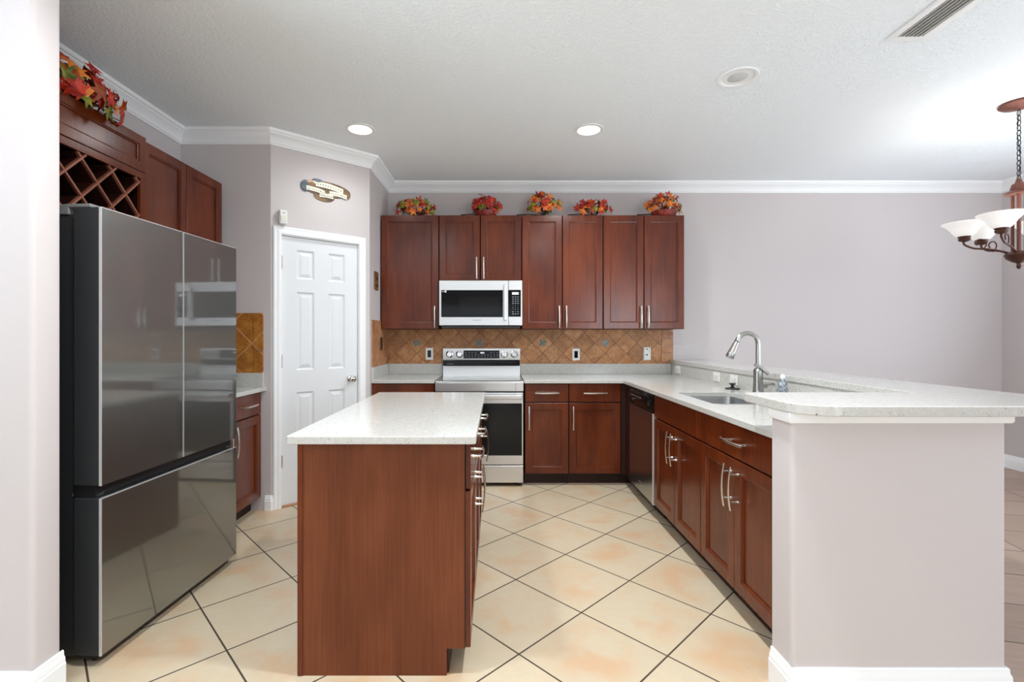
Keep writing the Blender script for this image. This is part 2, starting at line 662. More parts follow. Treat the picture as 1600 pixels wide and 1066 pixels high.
b = B()
T = 0.10
b.prism([P0, P1, on_angle(DX0 - .012), on_angle(DX0 - .012, T), (P1[0] - .03, P1[1] + T), (P0[0], P0[1] + T)], 0, CH)
b.prism([on_angle(DX1 + .012), P2, P3, (P3[0] - T, P3[1]), (P2[0] - T, P2[1] + .04), on_angle(DX1 + .012, T)], 0, CH)
b.prism([on_angle(DX0 - .012), on_angle(DX1 + .012), on_angle(DX1 + .012, T), on_angle(DX0 - .012, T)], DTOP + .012, CH)
struct(b.obj('wall_pantry', 'wall'))

# crown moulding
prof = [(0, CH), (0, CH - .098), (.010, CH - .098), (.014, CH - .088), (.020, CH - .084), (.022, CH - .076), (.034, CH - .058), (.052, CH - .040),
        (.066, CH - .030), (.070, CH - .022), (.080, CH - .020), (.086, CH - .010), (.088, CH)]
struct(B().sweep([(XL, 1.80), P0, P1, P2, P3, (XR, YB), (XR, YR)], prof, side=-1).obj('trim_1', 'trim', smooth=True, angle=25))


def base_prof(h=0.13, t=0.015):
    return [(0, 0), (t, 0), (t, h * .64), (t * .8, h * .68), (t * .8, h * .78), (t * .5, h * .86), (t * .45, h * .97), (t * .3, h), (0, h)]


struct(B().sweep([(XF, 1.685), (-1.625, 1.685), (-1.625, 1.80)], base_prof(), side=-1).obj('baseboard_front', 'trim', smooth=True, angle=25))
struct(B().sweep([(-1.735, 3.61), P1, on_angle(0.016)], base_prof(.11), side=-1).obj('baseboard_pantry', 'trim', smooth=True, angle=25))
struct(B().sweep([(1.87, YB), (XR, YB), (XR, YR)], base_prof(), side=-1).obj('baseboard_right', 'trim', smooth=True, angle=25))

# peninsula half walls
b = B().prism(rrect(1.045, 1.805, 1.705, 1.825, .018, 4, (.018, .012, 0, 0)), 0, 1.034)
b.box(1.767, 1.865, 1.825, YB, 0, 1.034)
struct(b.obj('wall_peninsula', 'wall', smooth=True))
struct(B().sweep([(1.045, 1.825), (1.045, 1.705), (1.805, 1.705), (1.805, 1.825)], base_prof(), side=-1).obj('baseboard_peninsula', 'trim', smooth=True, angle=25))
pr = [(0, .996), (.012, .996), (.016, 1.004), (.016, 1.034), (0, 1.034)]
struct(B().sweep([(1.045, 1.825), (1.045, 1.705), (1.805, 1.705), (1.805, 1.825)], pr, side=-1).obj('trim_2', 'trim', bevel=.003))

# ------------------------------------------------------------------ pantry door
dr = struct(bpy.data.objects.new('door_1', None))
C.objects.link(dr)
dr.location = (P1[0], P1[1], 0)
dr.rotation_euler = (0, 0, DA)
dr['label'] = 'white six-panel pantry door in the angled wall beside the refrigerator'


def raised_panel_face(b, x0, x1, z0, z1, panels, yf, yb):
    """slab front at yf, back at yb, with sunken raised panels"""
    xs = sorted({x0, x1} | {p[0] for p in panels} | {p[1] for p in panels})
    zs = sorted({z0, z1} | {p[2] for p in panels} | {p[3] for p in panels})
    bm = b.bm
    cache = {}

    def V(x, y, z):
        k = (round(x, 5), round(y, 5), round(z, 5))
        if k not in cache:
            cache[k] = bm.verts.new((x, y, z))
        return cache[k]

    def hole(i, j):
        cx, cz = (xs[i] + xs[i + 1]) / 2, (zs[j] + zs[j + 1]) / 2
        return any(p[0] < cx < p[1] and p[2] < cz < p[3] for p in panels)
    for i in range(len(xs) - 1):
        for j in range(len(zs) - 1):
            if not hole(i, j):
                bm.faces.new((V(xs[i], yf, zs[j]), V(xs[i + 1], yf, zs[j]), V(xs[i + 1], yf, zs[j + 1]), V(xs[i], yf, zs[j + 1])))
    for (a, c, e, f) in panels:
        rs = []
        for ins, y in ((0, yf), (.012, yf + .011), (.018, yf + .011), (.042, yf + .002)):
            rs.append([V(a + ins, y, e + ins), V(c - ins, y, e + ins), V(c - ins, y, f - ins), V(a + ins, y, f - ins)])
        for r0, r1 in zip(rs, rs[1:]):
            for k in range(4):
                bm.faces.new((r0[k], r0[(k + 1) % 4], r1[(k + 1) % 4], r1[k]))
        bm.faces.new(rs[-1])
    # back and rim
    q = [V(x0, yb, z0), V(x1, yb, z0), V(x1, yb, z1), V(x0, yb, z1)]
    bm.faces.new(q[::-1])
    for (ax, az, bx, bz) in ((x0, z0, x1, z0), (x1, z0, x1, z1), (x1, z1, x0, z1), (x0, z1, x0, z0)):
        line = [(x, z) for x in xs for z in zs if (x == ax == bx and min(az, bz) <= z <= max(az, bz)) or (z == az == bz and min(ax, bx) <= x <= max(ax, bx))]
        line.sort(key=lambda p: (p[0] - ax) ** 2 + (p[1] - az) ** 2)
        bm.faces.new([V(x, yf, z) for x, z in line] + [V(bx, yb, bz), V(ax, yb, az)])


b = B()
px = ((DX0 + .113, DX0 + .252), (DX0 + .365, DX0 + .504))
pz = ((.24, .868), (1.04, 1.65), (1.75, 1.977))
raised_panel_face(b, DX0 + .003, DX1 - .003, .012, DTOP - .004, [(a, c, e, f) for a, c in px for e, f in pz], 0.012, 0.047)
slab = b.obj('door_slab', 'door', dr)
b = B()
cp = [(0, 0), (0, -.012), (.006, -.016), (.022, -.017), (.030, -.012), (.040, -.014), (.050, -.018), (.058, -.014), (.062, 0)]


def casing_rings(x0, x1, ztop):
    rs = []
    for kind in range(4):
        ring = []
        for o_, y_ in cp:
            if kind == 0:
                ring.append((x0 - o_, y_, 0))
            elif kind == 1:
                ring.append((x0 - o_, y_, ztop + o_))
            elif kind == 2:
                ring.append((x1 + o_, y_, ztop + o_))
            else:
                ring.append((x1 + o_, y_, 0))
        rs.append(ring)
    return rs


b.rings(casing_rings(DX0 - .004, DX1 + .004, DTOP + .004))
b.obj('door_casing', 'trim', dr, smooth=True, angle=20)
b = B()
b.box(DX0 - .012, DX0, 0, .10, 0, DTOP).box(DX1, DX1 + .012, 0, .10, 0, DTOP).box(DX0 - .012, DX1 + .012, 0, .10, DTOP, DTOP + .012)
b.box(DX0, DX0 + .012, .048, .06, 0, DTOP).box(DX1 - .012, DX1, .048, .06, 0, DTOP).box(DX0, DX1, .048, .06, DTOP - .012, DTOP)
b.obj('door_jamb', 'trim', dr)
B().box(DX0, DX1, -.015, .08, 0, .011).obj('threshold', 'border_tile', dr, bevel=.003)
for z in (.347, 1.11, 1.867):
    b = B()
    b.lathe([(.0075, z - .045), (.0075, z + .045)], 10, (DX0 + .001, .006, 0))
    b.lathe([(.006, z + .045), (.0085, z + .049), (.004, z + .055)], 10, (DX0 + .001, .006, 0))
    b.box(DX0 - .003, DX0 + .006, .006, .012, z - .044, z + .044)
    b.obj('hinge', 'nickel', dr, smooth=True)
mk = Matrix.Rotation(R(90), 4, 'X')
b = B().lathe([(.031, 0), (.031, .005), (.024, .010), (.012, .013), (.011, .034), (.018, .040), (.027, .048), (.0285, .058), (.025, .066), (.012, .071), (0.001, .072)],
              24, (.629, .012, .95), mk)
b.obj('door_knob', 'chrome', slab, smooth=True, angle=60)
B().box(DX1 - .006, DX1 + .001, .008, .03, .92, .98).obj('strike_plate', 'nickel', dr)

# ------------------------------------------------------------------ cabinets
def shaker(x0, x1, z0, z1, y=0.0, t=0.02, st=0.058):
    """one shaker door or panel front: raised frame round a sunken panel"""
    b = B()
    bm = b.bm
    e = .0025
    rings = []
    for ins, yy in ((0, y + t), (0, y + e), (e, y), (st, y), (st + .002, y + .005), (st + .009, y + .006), (st + .011, y + .013)):
        rings.append([bm.verts.new(p) for p in ((x0 + ins, yy, z0 + ins), (x1 - ins, yy, z0 + ins), (x1 - ins, yy, z1 - ins), (x0 + ins, yy, z1 - ins))])
    for a, c in zip(rings, rings[1:]):
        for k in range(4):
            bm.faces.new((a[k], a[(k + 1) % 4], c[(k + 1) % 4], c[k]))
    bm.faces.new(rings[-1])
    bm.faces.new(rings[0][::-1])
    return b


def handle_mesh(cx, cz, vertical, y=0.0, L=0.205, post=0.128):
    """bowed bar pull on two posts"""
    b = B()
    pts = []
    n = 14
    for i in range(n + 1):
        s = -1 + 2 * i / n
        d = y - .034 - .010 * (1 - s * s)
        o = s * L / 2
        pts.append((cx, d, cz + o) if vertical else (cx + o, d, cz))
    b.tube(pts, .0065, 8, flat=.62, up=(0, -1, 0))
    for s in (-1, 1):
        o = s * post / 2
        p = (cx, y, cz + o) if vertical else (cx + o, y, cz)
        b.lathe([(.0075, 0), (.0055, .006), (.005, .038)], 10, p, mk)
    return b


def handle(parent, cx, cz, vertical, y=0.0, **kw):
    return handle_mesh(cx, cz, vertical, y, **kw).obj('handle', 'nickel', parent, smooth=True)


def drawer_front(x0, x1, z0, z1, root, y=0.0, pull=True, t=.02):
    o = B().box(x0, x1, y, y + t, z0, z1).obj('drawer', 'cherry', root, bevel=.003)
    if pull:
        handle(o, (x0 + x1) / 2, (z0 + z1) / 2, False, y)
    return o


def door(x0, x1, z0, z1, root, hx=None, hz=None, y=0.0, mat='cherry', st=.058):
    o = shaker(x0, x1, z0, z1, y, st=st).obj('door', mat, root)
    if hx is not None:
        handle(o, hx, hz, True, y)
    return o


TB, DTP, DBT = 0.895, 0.889, 0.107     # carcass top, front top, door bottom


def carcass(root, wd, depth, z0=.0, z1=TB, toe=True):
    b = B()
    y0 = .0205
    b.box(0, .018, y0, depth, .0975, z1).box(wd - .018, wd, y0, depth, .0975, z1)
    b.box(.018, wd - .018, y0, depth, .0975, .115).box(.018, wd - .018, depth - .012, depth, .115, z1)
    b.box(.018, wd - .018, y0, .04, z1 - .03, z1).box(.018, wd - .018, y0, .04, .715, .735)
    b.obj('carcass', 'shaded_wood', root)
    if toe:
        B().box(0, wd, .085, .103, 0, .0975).obj('toe_kick', 'shaded_wood', root)


def base_cabinet(label, loc, rotz, wd, depth, drawers, doors, group=None, name='base_cabinet', toe=True):
    """drawers: (x0,x1,pull); doors: (x0,x1,handle x)"""
    r = thing(name, label, 'cabinet', loc, rotz, group)
    carcass(r, wd, depth, toe=toe)
    for x0, x1, pull in drawers:
        drawer_front(x0, x1, .731, DTP, r, pull=pull)
    for x0, x1, hx in doors:
        door(x0, x1, DBT, .722, r, hx, .722 - .028 - .1)
    return r


def wall_cabinet(label, loc, rotz, wd, z0, z1, depth, doors, group=None):
    r = thing('wall_cabinet', label, 'cabinet', (loc[0], loc[1], z0), rotz, group)
    h = z1 - z0
    b = B()
    b.box(0, wd, .0205, depth, 0, .018).box(0, wd, .0205, depth, h - .018, h)
    b.box(0, .018, .0205, depth, .018, h - .018).box(wd - .018, wd, .0205, depth, .018, h - .018)
    b.box(.018, wd - .018, depth - .01, depth, .018, h - .018)
    b.obj('carcass', 'shaded_wood', r)
    for x0, x1, hx, hz in doors:
        door(x0, x1, .002, h - .002, r, hx, hz)
    return r


YU = 4.49          # front of the upper doors
ZU0, ZU1 = 1.372, 2.436
UG = 'cherry wall cabinets along the back wall'
UD = YB - YU
wall_cabinet('single-door cherry wall cabinet at the left end, beside the microwave', (-1.078, YU), 0, .538, ZU0, ZU1, UD, [(.004, .534, .503, .112)], UG)
wall_cabinet('short two-door cherry wall cabinet directly above the microwave', (-.538, YU), 0, .770, 1.822, ZU1, UD, [(.004, .3815, .352, .115), (.3885, .766, .418, .115)], UG)
wall_cabinet('tall two-door cherry wall cabinet immediately right of the microwave', (.235, YU), 0, .758, ZU0, ZU1, UD, [(.004, .3755, .346, .112), (.3825, .754, .412, .112)], UG)
wall_cabinet('tall two-door cherry wall cabinet at the right end of the row, with grey sheen', (.996, YU), 0, .758, ZU0, ZU1, UD, [(.004, .3755, .346, .112), (.3825, .754, .412, .112)], UG)

# left wall uppers
XU = -2.035
wall_cabinet('two-door cherry wall cabinet on the left wall, right of the wine rack cabinet', (XU, 2.757), PI / 2, .812, ZU0, ZU1, XU - XL, [(.004, .4025, .372, .112), (.4095, .808, .440, .112)])
XW = -2.000
r = thing('wine_rack_cabinet', 'cherry cabinet above the refrigerator with lift-up flap and crisscross wine rack', 'cabinet', (XW, 1.822, 1.85), PI / 2)
wd, h, dp = .928, ZU1 - 1.85, XW - XL
b = B()
b.box(0, wd, .0205, dp, 0, .018).box(0, wd, .0205, dp, h - .018, h).box(0, .018, .0205, dp, .018, h - .018).box(wd - .018, wd, .0205, dp, .018, h - .018)
b.box(.018, wd - .018, dp - .01, dp, .018, h - .018)
b.obj('carcass', 'shaded_wood', r)
shaker(.003, wd - .003, h - .203, h - .002, 0, st=.05).obj('flap_door', 'cherry', r)
b = B()
ot, ob = h - .245, .04
b.box(0, wd, 0, .0205, h - .245, h - .207).box(0, wd, 0, .0205, 0, .04).box(0, .045, 0, .0205, .04, ot).box(wd - .045, wd, 0, .0205, .04, ot)
b.obj('rack_frame', 'cherry', r, bevel=.002)
b = B()
b2 = B()
x0, x1, pit = .045, wd - .045, .185
segs = []
for s in (1, -1):
    k = -12
    while k < 16:
        # line z = ob + s*(x - c)
        c = x0 + k * pit
        pts = []
        lo, hi = sorted(((ob - ob) / s + c, (ot - ob) / s + c))
        a, e = max(lo, x0), min(hi, x1)
        if e - a > .01:
            segs.append((a, ob + s * (a - c), e, ob + s * (e - c), s))
        k += 1
for ax, az, ex, ez, s in segs:
    L = math.hypot(ex - ax, ez - az)
    mt = Matrix.Translation((ax, 0, az)) @ Matrix.Rotation(-math.atan2(ez - az, ex - ax), 4, 'Y')
    b.box(0, L, .022, .26, -.004, .004, mt)
    b2.box(0, L, .004 if s > 0 else .007, .0215, -.005, .005, mt)
b.obj('lattice', 'shaded_wood', r)  # slat depth coloured dark to paint the shade inside the rack
b2.obj('lattice_edge', 'slat_wood', r)

# base cabinets on the back wall
YF = 4.195
BD = YB - YF - .002
BG = 'cherry base cabinets along the back wall'
base_cabinet('cherry base cabinet in the corner left of the range, half hidden by the island', (-1.088, YF, 0), 0, .545, BD, [(.003, .542, True)], [(.003, .542, .505)], BG)
base_cabinet('narrow drawer-and-door cherry base cabinet right beside the range', (.246, YF, 0), 0, .382, BD, [(.003, .379, True)], [(.003, .379, .035)], BG)
base_cabinet('wider drawer-and-door cherry base cabinet in the back row, nearest the dishwasher', (.630, YF, 0), 0, .455, BD, [(.003, .452, True)], [(.003, .452, .035)], BG)
b = B().box(1.087, 1.121, YF + .004, YF + .022, .0975, TB).box(1.121, 1.141, 4.048, YF + .022, .0975, TB)
b.box(1.087, 1.20, YF + .085, YF + .10, 0, .0975).box(1.20, 1.215, 4.048, YF + .085, 0, .0975)
tag(b.obj('corner_filler_panel', 'shaded_wood'), 'dark cherry filler strip in the inside corner next to the dishwasher', 'panel')

# peninsula cabinets, fronts facing the island
XP = 1.121
PD = 1.745 - XP
base_cabinet('cherry sink cabinet with two doors under a plain false front, next to the dishwasher', (XP, 3.43, 0), -PI / 2, .782, PD, [(.003, .779, False)],
             [(.003, .389, .357), (.393, .779, .425)])
base_cabinet('cherry peninsula cabinet with one wide drawer over two doors, nearest the half wall', (XP, 2.645, 0), -PI / 2, .812, PD, [(.003, .809, True)],
             [(.003, .370, .340), (.374, .741, .406)])

# cabinet in the nook behind the refrigerator
base_cabinet('cherry base cabinet in the nook between refrigerator and pantry door', (-1.755, 2.85, 0), PI / 2, .752, -1.755 - XL - .002,
             [(.003, .310, True), (.316, .735, True)], [(.003, .310, .28), (.316, .735, .350)])

# island
IX0, IX1, IY0, IY1 = -.764, -.100, 1.847, 3.235
r = thing('kitchen_island', 'cherry kitchen island cabinet with plain wood-grain end panel in mid floor', 'kitchen island', (IX1, IY0, 0), PI / 2)
L = IY1 - IY0
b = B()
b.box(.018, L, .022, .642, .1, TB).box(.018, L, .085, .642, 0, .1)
b.obj('carcass', 'shaded_wood', r)
# end panels with toe notch, local (y,z) outline
for nm, xa, xb in (('end_panel', 0, .018), ('end_panel', L, L + .012)):
    b = B()
    out = [(.092, 0), (.644, 0), (.644, TB), (.024, TB), (.024, .104), (.092, .104)]
    v0 = [b.bm.verts.new((xa, p, q)) for p, q in out]
    v1 = [b.bm.verts.new((xb, p, q)) for p, q in out]
    b.bm.faces.new(v0)
    b.bm.faces.new(v1[::-1])
    for i in range(6):
        b.bm.faces.new((v0[i], v0[(i + 1) % 6], v1[(i + 1) % 6], v1[i]))
    b.obj(nm, 'laminate', r)
B().box(-.004, L + .012, .644, .664, 0, TB).obj('back_panel', 'cherry', r, bevel=.002)
b = B()
b.box(0.0, .012, .021, .024, .104, TB)
b.obj('edge_strip', 'black_gap', r)
cw = L / 3
for k in range(3):
    a, e = k * cw + .003, (k + 1) * cw - .003
    drawer_front(a, e, .715, DTP, r)
    door(a, e, DBT, .706, r, (a + .035) if k == 1 else (e - .035), .706 - .03 - .1)

# ------------------------------------------------------------------ quartz worktops
ZT = 0.925
tag(B().prism(rrect(-.797, -.078, 1.813, 3.262, .014, 4), TB, ZT).obj('island_worktop', 'quartz', bevel=.003),
    'speckled white quartz worktop on the island', 'worktop')
# long L-shaped worktop with the sink cut-out
SX0, SX1, SY0, SY1 = 1.215, 1.585, 2.672, 3.26
t = thing('worktop', 'speckled white quartz worktop running round the corner and along the peninsula, with sink', 'worktop', (0, 0, 0))
B().prism([(.238, 4.172), (1.096, 4.172), (1.096, 1.827), (1.765, 1.827), (1.765, YB), (.238, YB)], TB, ZT,
          [rrect(SX0, SX1, SY0, SY1, .05, 5)[::-1]]).obj('slab', 'quartz', t, bevel=.003)
B().box(.238, 1.745, YB - .02, YB, ZT, 1.03).obj('upstand', 'quartz', t, bevel=.002)
B().box(1.747, 1.767, 1.827, YB, ZT, 1.034).obj('upstand', 'quartz', t)
t = thing('worktop', 'short speckled white quartz worktop left of the range', 'worktop', (0, 0, 0))
B().box(-1.09, -.540, 4.172, YB, TB, ZT).obj('slab', 'quartz', t, bevel=.003)
B().box(-1.07, -.540, YB - .02, YB, ZT, 1.03).obj('upstand', 'quartz', t, bevel=.002)
B().box(-1.09, -1.07, 4.19, YB, ZT, 1.035).obj('upstand', 'quartz', t, bevel=.002)
t = thing('worktop', 'small white quartz worktop in the nook behind the refrigerator', 'worktop', (0, 0, 0))
B().box(XL, -1.728, 2.845, 3.61, TB, ZT).obj('slab', 'quartz', t, bevel=.003)
B().box(XL, -1.745, 3.59, 3.61, ZT, 1.03).obj('upstand', 'quartz', t, bevel=.002)
B().box(XL, XL + .02, 2.845, 3.59, ZT, 1.03).obj('upstand', 'quartz', t, bevel=.002)
# raised bar
pts = [p for p in rrect(1.022, 2.13, 1.60, YB, .12, 8, (.13, .13, 0, 0))][:18]
pts += [(2.13, YB - .001), (1.769, YB - .001), (1.769, YB - .012), (1.738, YB - .012), (1.738, 2.005), (1.045, 2.005), (1.022, 1.985)]
tag(B().prism(pts, 1.034, 1.07).obj('breakfast_bar_top', 'quartz', bevel=.004, segs=3), 'raised L-shaped speckled quartz breakfast bar on the half wall', 'bar counter')

# ------------------------------------------------------------------ tile backsplashes
t = thing('tile_backsplash', 'brown diagonal tile backsplash along the back wall under the wall cabinets', 'backsplash', (0, 0, 0))
B().box(-1.09, 1.65, YB - .010, YB - .0005, 1.03, 1.40).obj('tile_field', 'splash_tile', t)
b = B()
for z0, z1 in ((1.03, 1.135), (1.138, 1.285), (1.288, 1.40)):
    b.box(1.652, 1.768, YB - .011, YB - .0005, z0, z1)
b.obj('border_tile', 'border_tile', t, bevel=.002)
for x in (-.801, -.173, .461, 1.09):
    B().box(x - .031, x + .031, YB - .013, YB - .009, 1.207, 1.269).obj('accent_tile', 'accent_tile', t, bevel=.001)
t = thing('tile_backsplash', 'large brown tile on the short side wall beside the pantry door', 'backsplash', (0, 0, 0))
B().box(-1.09, -1.08, 4.19, YB - .011, 1.035, 1.448).obj('tile_field', 'border_tile', t, bevel=.002)
t = thing('tile_backsplash', 'golden brown tile backsplash in the nook beside the refrigerator', 'backsplash', (0, 0, 0))
B().box(XL, -1.822, 3.60, 3.61, 1.03, 1.478).obj('tile_field', 'nook_tile', t)
b = B()
for z0, z1 in ((1.03, 1.19), (1.193, 1.478)):
    b.box(-1.819, -1.748, 3.599, 3.61, z0, z1)
b.obj('border_tile', 'nook_tile', t, bevel=.002)
B().box(-2.01, -1.95, 3.596, 3.60, 1.222, 1.282).obj('accent_tile', 'brown_plastic', t)

# ------------------------------------------------------------------ sink, faucet, small counter items
t = thing('kitchen_sink', 'undermount double-bowl stainless steel sink in the peninsula worktop', 'sink', (1.40, 2.97, TB))
sy = 2.915


def bowl(x0, x1, y0, y1, dpt):
    b = B()
    rs = []
    for ins, z in ((-.012, -.001), (0, -.001), (.002, -.012), (.008, -dpt + .03), (.03, -dpt), (.10, -dpt - .004)):
        rs.append([(p[0] - 1.40, p[1] - 2.97, z) for p in rrect(x0 + ins, x1 - ins, y0 + ins, y1 - ins, max(.055 - ins * .3, .02), 5)])
    return b.rings(rs, cap0=False)


for y0, y1 in ((SY0 - .004, sy - .012), (sy + .012, SY1 + .004)):
    o = bowl(SX0 - .004, SX1 + .004, y0, y1, .19).obj('bowl', 'sink_steel', t, smooth=True, angle=50)
    B().lathe([(.0, 0), (.045, 0), (.043, .003), (.03, .001)], 20, ((SX0 + SX1) / 2 - 1.40, (y0 + y1) / 2 - 2.97, -.194)).obj('drain', 'chrome', o, smooth=True)
B().box(SX0 - .004 - 1.40, SX1 + .004 - 1.40, sy - .012 - 2.97, sy + .012 - 2.97, -.03, -.012).obj('divider', 'edge_steel', t, bevel=.006, segs=3)

FX, FY = 1.655, 3.045
t = thing('faucet', 'brushed steel pull-down gooseneck faucet behind the sink', 'faucet', (FX, FY, ZT))
B().lathe([(.036, 0), (.036, .006), (.033, .010), (.030, .05), (.028, .10), (.0275, .15), (.027, .165), (.020, .176)], 24).obj('body', 'faucet_steel', t, smooth=True, angle=50)
dv = Vector((-1, -.05, 0)).normalized()
pts = [Vector((0, 0, .15)), Vector((0, 0, .22)), Vector((0, 0, .28))]
rc, cz_ = .070, .328
for i in range(0, 14):
    a = R(i * 12.6)
    pts.append(dv * (rc - rc * math.cos(a)) + Vector((0, 0, cz_ + rc * math.sin(a))))
B().tube(pts, .0145, 14).obj('neck', 'faucet_steel', t, smooth=True, angle=60)
e0 = pts[-1]
td = (pts[-1] - pts[-2]).normalized()
td = (td + Vector((-.06, 0, 0))).normalized()
B().tube([e0, e0 + td * .006], [.0156, .0156], 14).obj('collar', 'black_plastic', t, smooth=True)
B().tube([e0 + td * .006, e0 + td * .03, e0 + td * .075, e0 + td * .112, e0 + td * .116], [.0165, .018, .022, .0255, .023], 16).obj('spray_head', 'faucet_steel', t, smooth=True, angle=50)
b = B().lathe([(.019, .0), (.019, .034)], 14, (.012, -.006, .070), Matrix.Rotation(R(90), 4, 'Y'))
b.tube([(.044, -.006, .070), (.062, -.012, .078), (.088, -.02, .078), (.112, -.028, .062)], [.011, .009, .007, .0065], 10)
b.obj('lever', 'faucet_steel', t, smooth=True, angle=50)
B().tube([(-.028, -.012, .20), (.01, -.022, .178), (.048, -.028, .142)], [.010, .0125, .011], 12).obj('dock_ring', 'faucet_steel', t, smooth=True)

t = thing('soap_bottle', 'grey swirled glass soap bottle with pale cap beside the faucet', 'soap bottle', (1.655, 2.785, ZT))
B().lathe([(.030, 0), (.033, .004), (.033, .03), (.029, .07), (.021, .11), (.015, .128), (.014, .134)], 20).obj('bottle', 'swirl_glass', t, smooth=True, angle=50)
B().lathe([(.013, .134), (.013, .150), (.009, .158), (.001, .160)], 16).obj('cap', 'white_plastic', t, smooth=True)

t = thing('sink_stopper', 'black rubber sink stopper lying on the worktop below an outlet', 'sink stopper', (1.69, 3.45, ZT))
B().lathe([(.046, 0), (.05, .003), (.047, .008), (.025, .011)], 24).obj('disc', 'black_plastic', t, smooth=True)
B().lathe([(.022, .010), (.010, .018), (.009, .028), (.022, .034), (.024, .04), (.012, .044)], 18).obj('knob', 'black_plastic', t, smooth=True)


# outlets
def plate(name, label, loc, rotz, wd, ht, mat, insert, inner='rocker', cat='outlet', group=None, slots=False, horizontal=False):
    r = thing(name, label, cat, loc, rotz, group)
    B().box(-wd / 2, wd / 2, -.006, 0, -ht / 2, ht / 2).obj('cover_plate', mat, r, bevel=.003)
    iw, ih = (ht * .58, wd * .46) if not horizontal else (wd * .58, ht * .46)
    if horizontal:
        o = B().box(-iw / 2, iw / 2, -.009, -.006, -ih / 2, ih / 2).obj('receptacle', insert, r, bevel=.001)
    else:
        o = B().box(-ih / 2, ih / 2, -.009, -.006, -iw / 2, iw / 2).obj('receptacle', insert, r, bevel=.001)
    if slots:
        for s in (-1, 1):
            b = B()
            for q in (-1, 1):
                if horizontal:
                    b.box(s * iw * .27 - .006, s * iw * .27 + .006, -.0095, -.0088, q * .007 - .0012, q * .007 + .0012)
                else:
                    b.box(q * .007 - .0012, q * .007 + .0012, -.0095, -.0088, s * iw * .27 - .006, s * iw * .27 + .006)
            b.obj('socket', 'black_plastic', o)
    return r


yb = YB - .010
plate('wall_outlet', 'white-edged outlet with dark insert on the tiles left of the range', ((671 - 776) / F * yb, yb, 1.302 - 27 / F * yb), 0, .076, .12, 'white_plastic', 'black_gloss')
plate('wall_outlet', 'white-edged outlet with dark insert on the tiles right of the range', ((900 - 776) / F * yb, yb, 1.302 - 28 / F * yb), 0, .076, .12, 'white_plastic', 'black_gloss')
plate('wall_outlet', 'brown outlet on the large tile of the short side wall', (-1.08, 4.50, 1.235), PI / 2, .076, .12, 'brown_plastic', 'black_gloss')
xo = 1.747
OG = 'white outlets on the low quartz upstand'
for lab, yy in (('white outlet on the low quartz upstand, farthest back in the corner', 4.63), ('white outlet on the low quartz upstand between two others', 3.815),
                ('white outlet on the low quartz upstand directly above the black stopper', 3.535)):
    plate('wall_outlet', lab, (xo, yy, .983), -PI / 2, .115, .074, 'white_plastic', 'white_plastic', group=OG, slots=True, horizontal=True)
t = thing('plug_in_device', 'white plug-in unit with round buttons on the tiles at the corner', 'plug-in device', ((1010 - 776) / F * yb, yb, 1.302 - 27 / F * yb))
B().box(-.037, .037, -.006, 0, -.068, .068).obj('cover_plate', 'white_plastic', t, bevel=.002)
B().box(-.034, .034, -.034, -.006, -.062, .062).obj('housing', 'white_plastic', t, bevel=.006, segs=3)
b = B().lathe([(.010, 0), (.010, .003), (.006, .004)], 16, (-.006, -.034, -.008), mk)
b.obj('button', 'grey_plastic', t, smooth=True)
B().lathe([(.007, 0), (.007, .002)], 14, (-.004, -.034, .046), mk).obj('sensor_eye', 'black_plastic', t)
B().box(.016, .019, -.0345, -.033, .01, .055).obj('slot', 'grey_plastic', t)

# ------------------------------------------------------------------ range
RX0, RX1 = -.532, .233
RY = 4.165
rw = RX1 - RX0
t = thing('range', 'freestanding stainless steel electric range between the base cabinets', 'stove', (RX0, RY, 0))
B().box(.004, rw - .004, .03, .635, .03, .905).obj('body', 'charcoal', t)
for x in (.04, rw - .04):
    for y in (.06, .58):
        B().lathe([(.018, 0), (.018, .03)], 12, (x, y, 0)).obj('foot', 'black_plastic', t)
b = B().box(0, rw, -.004, .585, .905, .914)
b.obj('cooktop_rim', 'steel', t, bevel=.004)
o = B().box(.012, rw - .012, .02, .575, .914, .918).obj('cooktop_glass', 'cook_glass', t, bevel=.002)
for x, y, rr in ((.2, .16, .105), (.56, .16, .09), (.2, .42, .075), (.56, .42, .105), (.38, .46, .06)):
    b = B()
    b.lathe([(rr - .002, 0), (rr - .002, .0003), (rr, .0003), (rr, 0)], 40, (x, y, .918), cap0=False, cap1=False)
    b.obj('burner_ring', 'grey_plastic', o)
# backguard
b = B()
out = [(.585, .905), (.600, 1.0), (.592, 1.05), (.592, 1.185), (.650, 1.185), (.650, .905)]
v0 = [b.bm.verts.new((0, p, q)) for p, q in out]
v1 = [b.bm.verts.new((rw, p, q)) for p, q in out]
b.bm.faces.new(v0)
b.bm.faces.new(v1[::-1])
for i in range(len(out)):
    b.bm.faces.new((v0[i], v0[(i + 1) % 6], v1[(i + 1) % 6], v1[i]))
bg = b.obj('backguard', 'steel', t, bevel=.003)
B().box(.004, rw - .004, .575, .60, 1.012, 1.072).obj('vent_strip', 'black_gloss', bg, bevel=.008, segs=3)
o = B().box(.205, .560, .589, .593, 1.085, 1.165).obj('control_display', 'black_gloss', bg)
b = B()
for i in range(5):
    b.box(.375 + i * .008 - .003, .375 + i * .008 + .003 - .001, .5885, .589, 1.134, 1.148)
b.obj('clock_digits', 'display_glow', o)
b = B()
rnd = random.Random(3)
for row, z in ((0, 1.140), (1, 1.118), (2, 1.098)):
    for i in range(11):
        if row == 0 and 4 <= i <= 7:
            continue
        x = .222 + i * .031
        b.box(x, x + rnd.uniform(.010, .019), .5886, .589, z, z + .0035)
b.obj('key_marks', 'key_print', o)
